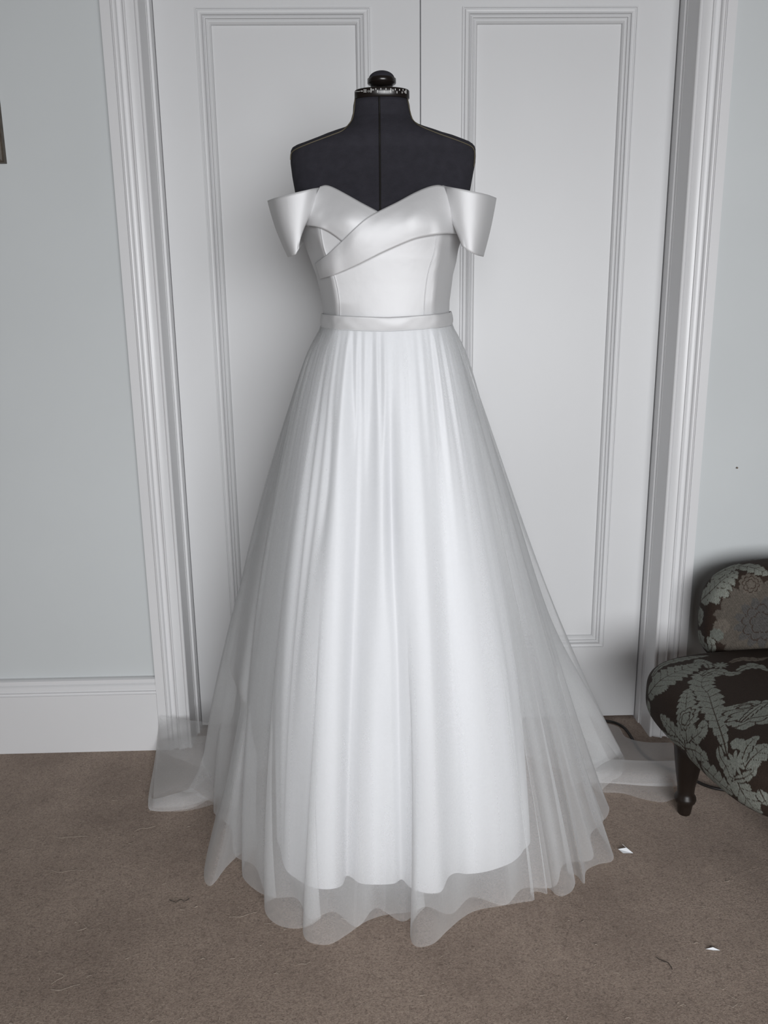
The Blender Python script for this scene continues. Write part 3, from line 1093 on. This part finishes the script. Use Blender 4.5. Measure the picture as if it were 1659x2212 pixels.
def solid_inside(S):
    def f(P):
        q = P - S['c']
        c, s = S['cs']
        x, y, z = c * q[:, 0] + s * q[:, 1], -s * q[:, 0] + c * q[:, 1], q[:, 2]
        e1, e2 = S['e']
        r = (np.abs(x / S['a'][0]) ** (2 / e2) + np.abs(y / S['a'][1]) ** (2 / e2)) ** (e2 / e1) + np.abs(z / S['a'][2]) ** (2 / e1)
        return r < 1
    return f


def solid_mesh(S, nu, nv, dense=None):
    # spread the samples evenly over the squarish outline
    u = np.linspace(-math.pi, math.pi, 4001)
    e1, e2 = S['e']
    ox, oy = S['a'][0] * sp(np.cos(u), e2), S['a'][1] * sp(np.sin(u), e2)
    wt = np.ones(len(u) - 1)
    if dense:
        um = (u[1:] + u[:-1]) / 2
        wt = np.where((np.cos(um - dense) > .55), 3.2, 1.0)
    L = np.concatenate([[0], np.cumsum(np.hypot(np.diff(ox), np.diff(oy)) * wt)])
    u = np.interp(np.linspace(0, L[-1], nu, endpoint=False), L, u)
    v = np.linspace(-math.pi / 2, math.pi / 2, 4001)
    ox, oz = S['a'][0] * sp(np.cos(v), e1), S['a'][2] * sp(np.sin(v), e1)
    L = np.concatenate([[0], np.cumsum(np.hypot(np.diff(ox), np.diff(oz)))])
    v = np.interp(np.linspace(0, L[-1], nv), L, v)
    U, W = np.meshgrid(u, v, indexing='ij')
    x = S['a'][0] * sp(np.cos(W), e1) * sp(np.cos(U), e2)
    y = S['a'][1] * sp(np.cos(W), e1) * sp(np.sin(U), e2)
    z = S['a'][2] * sp(np.sin(W), e1)
    c, s = S['cs']
    return np.stack([S['c'][0] + c * x - s * y, S['c'][1] + s * x + c * y, S['c'][2] + z], -1)


DARK = np.array([0.026, 0.016, 0.011])
SAGE = np.array([0.185, 0.195, 0.170])
TAN = np.array([0.140, 0.120, 0.098])


def weave(X):
    a = np.sin(X @ np.array([310., 170., 420.]) + 2 * np.sin(X @ np.array([90., 260., -140.])))
    b = np.sin(X @ np.array([-270., 390., 150.]) + 2 * np.sin(X @ np.array([210., -80., 190.])))
    return a * b + .5 * np.sin(X @ np.array([900., -700., 800.]))


class Damask:
    def __init__(self, P, S):
        nu, nv = P.shape[:2]
        self.X = P.reshape(-1, 3)
        du = np.roll(P, -1, 0) - np.roll(P, 1, 0)
        dv = np.gradient(P, axis=1)
        N = np.cross(du, dv).reshape(-1, 3)
        self.N = N / (np.linalg.norm(N, axis=1)[:, None] + 1e-12)
        self.col = np.tile(DARK, (len(self.X), 1))
        self.S = solid_inside(S)

    def spine(self, px):
        Q = cr(np.array(px, float), 24)
        pts = [march(u, v, self.S, 1.0, 3.2, .006) for u, v in Q]
        return np.array([p for p in pts if p is not None])

    def leaf(self, px, wpx, col=SAGE, pts=None, pitch=.021, plain=False, peak=.45):
        S = self.spine(px) if pts is None else np.array(pts)
        if len(S) < 5:
            return
        T = np.gradient(S, axis=0)
        T /= np.linalg.norm(T, axis=1)[:, None] + 1e-12
        kn = np.array([np.linalg.norm(self.X - p, axis=1).argmin() for p in S])
        lat = np.cross(self.N[kn], T)
        pxs = []
        for p, q in zip(S, lat):
            a, b = p - q * .004 - CAM, p + q * .004 - CAM
            pxs.append(FPX / .008 * math.hypot((b @ RGT) / (b @ FWD) - (a @ RGT) / (a @ FWD), (b @ UPV) / (b @ FWD) - (a @ UPV) / (a @ FWD)))
        pxs = np.clip(np.array(pxs), 330, 2000)
        W = wpx / np.convolve(np.pad(pxs, 3, 'edge'), np.ones(7) / 7, 'valid')
        w0 = W.max()
        lo, hi = S.min(0) - w0 * 1.3, S.max(0) + w0 * 1.3
        idx = np.where(((self.X > lo) & (self.X < hi)).all(1))[0]
        if not len(idx):
            return
        X, N = self.X[idx], self.N[idx]
        D = np.linalg.norm(X[:, None] - S[None], axis=2)
        k = D.argmin(1)
        w0 = W[k]
        L = np.concatenate([[0], np.cumsum(np.linalg.norm(np.diff(S, axis=0), axis=1))])
        q = X - S[k]
        s = L[k] + (q * T[k]).sum(1)
        d = (q * np.cross(N, T[k])).sum(1)
        t = s / L[-1]
        ad = np.abs(d)
        env = np.clip(np.sin(np.clip(t, 0, 1) ** (math.log(.5) / math.log(peak)) * math.pi), 0, 1) ** 0.5
        saw = ((s - ad * 0.7) / pitch) % 1.0
        fine = ((s - ad * 0.4) / (pitch * .33)) % 1.0
        wid = w0 * env * (0.60 + 0.40 * np.sqrt(np.clip(1 - saw, 0, 1)) - .07 * fine)
        ok = (ad < wid) & (t > 0) & (t < 1) & (np.linalg.norm(q, axis=1) < w0 * 1.15 + .002)
        rim = (ad < wid + .0022) & (t > -.02) & (t < 1.02) & (np.linalg.norm(q, axis=1) < w0 * 1.15 + .004)
        self.col[idx[rim & ~ok]] = DARK
        c = np.tile(col, (len(idx), 1)) * (1 + .10 * weave(X))[:, None]
        if not plain:
            vein = (ad < .0014 * (1.15 - t)) | ((saw < .075) & (ad < wid * .55))
            tick = (np.sin(s * 700 + 4 * np.sin(d * 520)) * np.sin(d * 900 + 2 * np.sin(s * 300)) > .86) & (ad > wid * .3)
            c[vein] = DARK * 1.3
            c[tick & ~vein] = TAN * .75
        self.col[idx[ok]] = c[ok]

    def blossom(self, px, rpx, lobes, col=SAGE, depth=.16, rings=True, squash=1.0):
        c0 = march(px[0], px[1], self.S, 1.0, 3.2, .006)
        if c0 is None:
            return
        r0 = rpx / 860.0
        q = self.X - c0
        idx = np.where(np.linalg.norm(q, axis=1) < r0 * 1.5)[0]
        q = q[idx]
        i0 = idx[np.linalg.norm(q, axis=1).argmin()]
        n = self.N[i0]
        if n @ FWD > 0:
            n = -n
        a = np.cross(n, [0, 0, 1.0])
        a /= np.linalg.norm(a)
        b = np.cross(a, n)
        x, y = (q @ a), (q @ b) / squash
        r, th = np.hypot(x, y), np.arctan2(y, x)
        lob = np.abs(np.sin(th * lobes / 2))
        lim = r0 * (1 - depth * (1 - lob) - .05 * ((th * lobes * 3 / 6.28) % 1))
        ok = r < lim
        c = np.tile(col, (len(idx), 1)) * (1 + .16 * weave(self.X[idx]))[:, None]
        if rings:
            for fr_ in (.42, .70):
                l2 = r0 * fr_ * (1 - .22 * (1 - np.abs(np.sin(th * (lobes * fr_) / 2 + 1))))
                c[np.abs(r - l2) < .0012] = DARK * 1.3
            c[(np.abs(np.sin(th * lobes / 2)) < .10) & (r > r0 * .62) & (r < r0 * .95)] = DARK * 1.4
        self.col[idx[ok]] = c[ok]

    def apply(self, o):
        a = o.data.color_attributes.new('damask', 'FLOAT_COLOR', 'POINT')
        a.data.foreach_set('color', np.concatenate([np.clip(self.col, 0, 1), np.ones((len(self.col), 1))], 1).astype(np.float32).ravel())


def closed_grid(name, P, mat, parent):
    nu, nv = P.shape[:2]
    return mesh_obj(name, P.reshape(-1, 3), [f[::-1] for f in grid_faces(nu, nv, True)][::1], mat, parent)


P = solid_mesh(SEAT, 1150, 400, math.radians(200))
seat = closed_grid('seat', P, M['damask'], chair)
dk = Damask(P, SEAT)
dk.leaf([(1400, 1502), (1414, 1482), (1432, 1466), (1460, 1452), (1490, 1442), (1512, 1432)], 27)
dk.leaf([(1408, 1462), (1418, 1447), (1436, 1434), (1462, 1426), (1495, 1420), (1530, 1416)], 9)
dk.leaf([(1532, 1444), (1527, 1434), (1512, 1428), (1500, 1432)], 12)
dk.leaf([(1570, 1632), (1563, 1600), (1550, 1560), (1538, 1525), (1530, 1500), (1516, 1482), (1520, 1464), (1540, 1456), (1556, 1460)], 33, pitch=.024, peak=.62)
dk.leaf([(1552, 1612), (1556, 1635), (1570, 1660), (1580, 1690), (1584, 1710)], 12)
dk.leaf([(1480, 1616), (1462, 1590), (1442, 1566), (1426, 1545)], 19)
dk.leaf([(1482, 1616), (1496, 1596), (1514, 1580), (1520, 1555)], 20)
dk.leaf([(1480, 1618), (1466, 1604), (1448, 1596), (1430, 1578)], 11)
dk.leaf([(1480, 1616), (1502, 1622), (1520, 1638), (1526, 1658)], 18)
dk.leaf([(1482, 1620), (1495, 1640), (1512, 1660), (1520, 1668)], 13)
dk.leaf([(1484, 1602), (1480, 1560), (1482, 1520), (1486, 1488)], 25, pitch=.018)
dk.blossom((1480, 1552), 26, 11, squash=1.35)
dk.blossom((1628, 1540), 42, 17, squash=3.3)
dk.blossom((1610, 1526), 14, 7, squash=2.8)
dk.leaf([(1600, 1560), (1622, 1540), (1642, 1525), (1658, 1518)], 8, col=SAGE * 1.15)
dk.leaf([(1515, 1652), (1535, 1672), (1558, 1694), (1584, 1714)], 24)
dk.leaf([(1590, 1678), (1600, 1705), (1622, 1738), (1652, 1768)], 24)
dk.leaf([(1588, 1684), (1608, 1680), (1628, 1664), (1622, 1650)], 12)
dk.leaf([(1608, 1660), (1622, 1640), (1642, 1622), (1659, 1608)], 27)
dk.leaf([(1600, 1650), (1610, 1620), (1625, 1600), (1640, 1590)], 14)
dk.blossom((1588, 1648), 22, 9, depth=.6, rings=False)
dk.blossom((1594, 1606), 14, 6, rings=False)
dk.leaf([(1640, 1705), (1650, 1725), (1659, 1740)], 14)
dk.blossom((1556, 1437), 22, 9, depth=.65, rings=False, squash=.7)
dk.leaf([(1518, 1460), (1545, 1449), (1575, 1455), (1603, 1452)], 9)
dk.leaf([(1592, 1450), (1615, 1440), (1640, 1440), (1659, 1450)], 11)
dk.leaf([(1575, 1432), (1600, 1424), (1640, 1424), (1659, 1420)], 8, col=TAN)
dk.leaf([(1398, 1512), (1402, 1535), (1406, 1548), (1410, 1556)], 7)
# the part of the seat beyond the picture carries the same sort of leaves
c_, s_ = SEAT['cs']
for i in range(110):
    k = int(RNG.integers(0, len(dk.X)))
    p0 = dk.X[k]
    d0 = p0 - CAM
    if p0[2] < .24 or ((829.5 + FPX * (d0 @ RGT) / (d0 @ FWD)) < 1690):
        continue
    t0 = np.cross(dk.N[k], RNG.normal(size=3))
    t0 /= np.linalg.norm(t0)
    dk.leaf(None, RNG.uniform(12, 24), pts=[p0 + t0 * t for t in np.linspace(-.045, .045, 16)])
dk.apply(seat)

P = solid_mesh(BACK, 900, 260, math.radians(235))
backrest = closed_grid('backrest', P, M['damask'], chair)
dk = Damask(P, BACK)
dk.blossom((1640, 1345), 98, 19, col=TAN * .60, squash=1.05, depth=.12, rings=False)
dk.blossom((1622, 1262), 26, 11, col=TAN * .72)
dk.blossom((1560, 1352), 18, 8, col=TAN * .8, rings=False)
dk.blossom((1548, 1372), 16, 8, col=SAGE * .65, rings=False)
dk.blossom((1645, 1345), 62, 13, col=np.array([.066, .062, .058]), depth=.25)
dk.leaf([(1511, 1300), (1528, 1284), (1545, 1268), (1562, 1252), (1592, 1234)], 24)
dk.leaf([(1530, 1252), (1550, 1240), (1580, 1226), (1606, 1222)], 11)
dk.leaf([(1596, 1222), (1625, 1226), (1645, 1234), (1659, 1242)], 15)
dk.leaf([(1510, 1306), (1512, 1325), (1512, 1340), (1510, 1352)], 8)
dk.leaf([(1510, 1360), (1513, 1378), (1522, 1395), (1540, 1408)], 10)
dk.leaf([(1535, 1408), (1538, 1395), (1534, 1385), (1528, 1376)], 11)
dk.apply(backrest)

LEG = at_z(1477.5, 1756, 0)
prof = [(.0145, 0.0), (.0160, .004), (.0185, .022), (.0190, .030), (.0240, .034), (.0262, .041), (.0255, .048), (.0210, .055), (.0203, .062), (.0215, .078), (.0255, .10), (.0305, .135), (.0345, .165), (.0360, .185), (.0345, .20), (.030, .225), (.028, .262)]
spots = [(LEG[0], LEG[1]), (LEG[0] + .46, LEG[1] - .02), (LEG[0] + .21, LEG[1] - .33), (LEG[0] + .46, LEG[1] - .33)]
leg0 = None
for i, (x, y) in enumerate(spots):
    if leg0 is None:
        leg0 = MB().lathe(x, y, prof, 32).build('leg', M['wood'], chair, smooth=True, origin=(x, y, 0))
    else:
        o = leg0.copy()
        COL.objects.link(o)
        o.location = np.array((x, y, 0)) - ORIGIN[chair.name]

# ------------------------------------------------------------------ small things
cord_px = [(1300, 1556), (1320, 1559), (1335, 1564), (1350, 1574), (1362, 1590), (1374, 1610), (1388, 1628), (1420, 1650), (1460, 1668), (1500, 1686), (1525, 1697), (1550, 1704), (1590, 1708), (1650, 1700)]
pts = [at_z(u, v, .0045) for u, v in cord_px]
tag(MB().tube(cr(np.array(pts), 90), .0040, 8).build('power_cord', M['cord'], None, smooth=True), 'black power cord lying on the carpet behind the chair leg', 'cord')

# framed picture at the left edge
pb = at_y(11, 352, YW - 0.012)
pic = empty('picture_frame', (pb[0] - .2, YW, pb[2]))
tag(pic, 'dark bronze picture frame with a beaded inner edge on the pale wall', 'picture')
x1, z0 = pb[0], pb[2]
x0, z1 = x1 - .38, z0 + .50
pf = [(0.0, YW - .0005), (0.0, YW - .016), (.003, YW - .020), (.010, YW - .022), (.013, YW - .018), (.022, YW - .019), (.026, YW - .014), (.045, YW - .010), (.050, YW - .004)]
frame_sweep('frame', x0, x1, z0, z1, pf, M['frame'], pic)
MB().box(x0 + .045, x1 - .045, YW - .006, YW - .002, z0 + .045, z1 - .045).build('print', M['print'], pic)
bd = MB()


def bead(mb, c, r):
    V, F = [], []
    for i in range(5):
        a = math.pi * i / 4
        for k in range(6):
            b = 2 * math.pi * k / 6
            V.append((c[0] + r * math.sin(a) * math.cos(b), c[1] + r * math.cos(a), c[2] + r * math.sin(a) * math.sin(b)))
    for i in range(4):
        for k in range(6):
            F.append((i * 6 + k, i * 6 + (k + 1) % 6, (i + 1) * 6 + (k + 1) % 6, (i + 1) * 6 + k))
    mb.add(V, F)


di = .0085
for t in np.arange(0, 1, .0065 / .37):
    bead(bd, (x0 + di + (x1 - x0 - 2 * di) * t, YW - .0225, z0 + di), .0017)
    bead(bd, (x0 + di + (x1 - x0 - 2 * di) * t, YW - .0225, z1 - di), .0017)
for t in np.arange(0, 1, .0065 / .49):
    bead(bd, (x0 + di, YW - .0225, z0 + di + (z1 - z0 - 2 * di) * t), .0017)
    bead(bd, (x1 - di, YW - .0225, z0 + di + (z1 - z0 - 2 * di) * t), .0017)
b_ = bd.build('beading', M['bead'], pic, smooth=True)
b_['kind'] = 'stuff'

# nail in the wall to the right of the door
p = at_y(1591, 1010, YW)
tag(MB().tube([(p[0], YW + .004, p[2]), (p[0], YW - .004, p[2]), (p[0], YW - .0042, p[2]), (p[0], YW - .0055, p[2])], [.0012, .0012, .0026, .0024], 10).build('nail', M['nail']), 'small brown nail left in the wall right of the door', 'nail')

# scraps on the carpet
q = [at_z(1335, 1834, .002), at_z(1353, 1831, .010), at_z(1368, 1843, .002), at_z(1346, 1843, .001), at_z(1344, 1824, .016), at_z(1352, 1832, .008)]
mesh_obj('paper_scrap', [q[0], q[1], q[2], q[3], q[4]], [(0, 3, 2, 1), (1, 2, 4)], M['paper'], None, False, solid=.0006)
tag(bpy.data.objects['paper_scrap'], 'small folded white paper scrap on carpet nearest the gown hem', 'paper scrap')
q = [at_z(1524, 2050, .001), at_z(1540, 2046, .006), at_z(1556, 2053, .001), at_z(1541, 2053, .001)]
o = mesh_obj('paper_scrap', q, [(0, 3, 2, 1)], M['paper'], None, False, solid=.0006)
tag(o, 'thin white paper sliver on the open carpet in front of the chair', 'paper scrap')


def thread(px, r, mb=None):
    pts = cr(np.array([at_z(u, v, .0012 + .0012 * (i % 2)) for i, (u, v) in enumerate(px)]), 24)
    pts[1:-1, :2] += np.cumsum(RNG.normal(0, .00045, (22, 2)), 0) * np.sin(np.linspace(0, math.pi, 22))[:, None]
    return (mb or MB()).tube(pts, r, 5)


o = thread([(1418, 2068), (1426, 2074), (1434, 2078), (1444, 2080), (1449, 2086), (1452, 2094)], .0006).build('loose_thread', M['dark_thread'])
tag(o, 'dark curled thread lying on the carpet near the white paper sliver', 'thread')
o = thread([(366, 1944), (380, 1948), (392, 1942), (400, 1946), (409, 1941)], .0005).build('loose_thread', M['dark_thread'])
tag(o, 'wavy dark thread on the carpet below the train of the gown', 'thread')
lint = MB()
for px in ([(112, 1880), (130, 1885), (150, 1882), (165, 1880), (181, 1880)], [(116, 1808), (132, 1810), (150, 1808), (170, 1807), (190, 1806)],
           [(290, 1796), (305, 1789), (320, 1788), (335, 1785)], [(350, 1911), (358, 1908), (364, 1916), (370, 1922)], [(308, 1877), (314, 1873), (318, 1868)],
           [(166, 2011), (174, 2009), (180, 2007), (187, 2004)], [(423, 2026), (428, 2023), (432, 2021)], [(122, 2102), (132, 2104), (140, 2108), (126, 2116), (110, 2126)],
           [(110, 2138), (130, 2138), (150, 2131), (174, 2126)], [(186, 2112), (192, 2108), (198, 2107)], [(495, 1981), (520, 1980), (540, 1974), (556, 1970)],
           [(570, 1996), (578, 1993), (590, 1992)], [(525, 2105), (529, 2110), (527, 2115)], [(384, 2204), (390, 2200), (396, 2203)],
           [(1328, 2100), (1334, 2104), (1338, 2100)], [(1350, 2200), (1356, 2199), (1362, 2200)], [(1468, 2172), (1474, 2170), (1482, 2172)],
           [(1570, 2146), (1580, 2154), (1592, 2158)], [(1552, 2133), (1560, 2134), (1568, 2135)], [(1573, 2172), (1584, 2174), (1594, 2168)], [(1594, 2168), (1600, 2171), (1603, 2172)],
           [(1367, 1960), (1371, 1962), (1375, 1964)], [(640, 2080), (650, 2084), (662, 2083)], [(160, 1958), (164, 1964), (168, 1967)], [(92, 1908), (98, 1911), (104, 1914)]):
    thread(px, .00030, lint)
for i in range(420):
    x, y = RNG.uniform(-.95, .95), RNG.uniform(-1.35, -.25)
    if x > .25 and y > -.75:
        continue
    a, L = RNG.uniform(0, 6.28), RNG.uniform(.0015, .006)
    c, s = math.cos(a) * L, math.sin(a) * L
    lint.tube([(x - c, y - s, .001), (x + s * .3, y - c * .3, .0022), (x + c, y + s, .001)], RNG.uniform(.0002, .0006), 4)
tag(lint.build('lint', M['lint'], None, smooth=True), 'pale threads and lint scattered over the brown carpet', 'lint', kind='stuff')
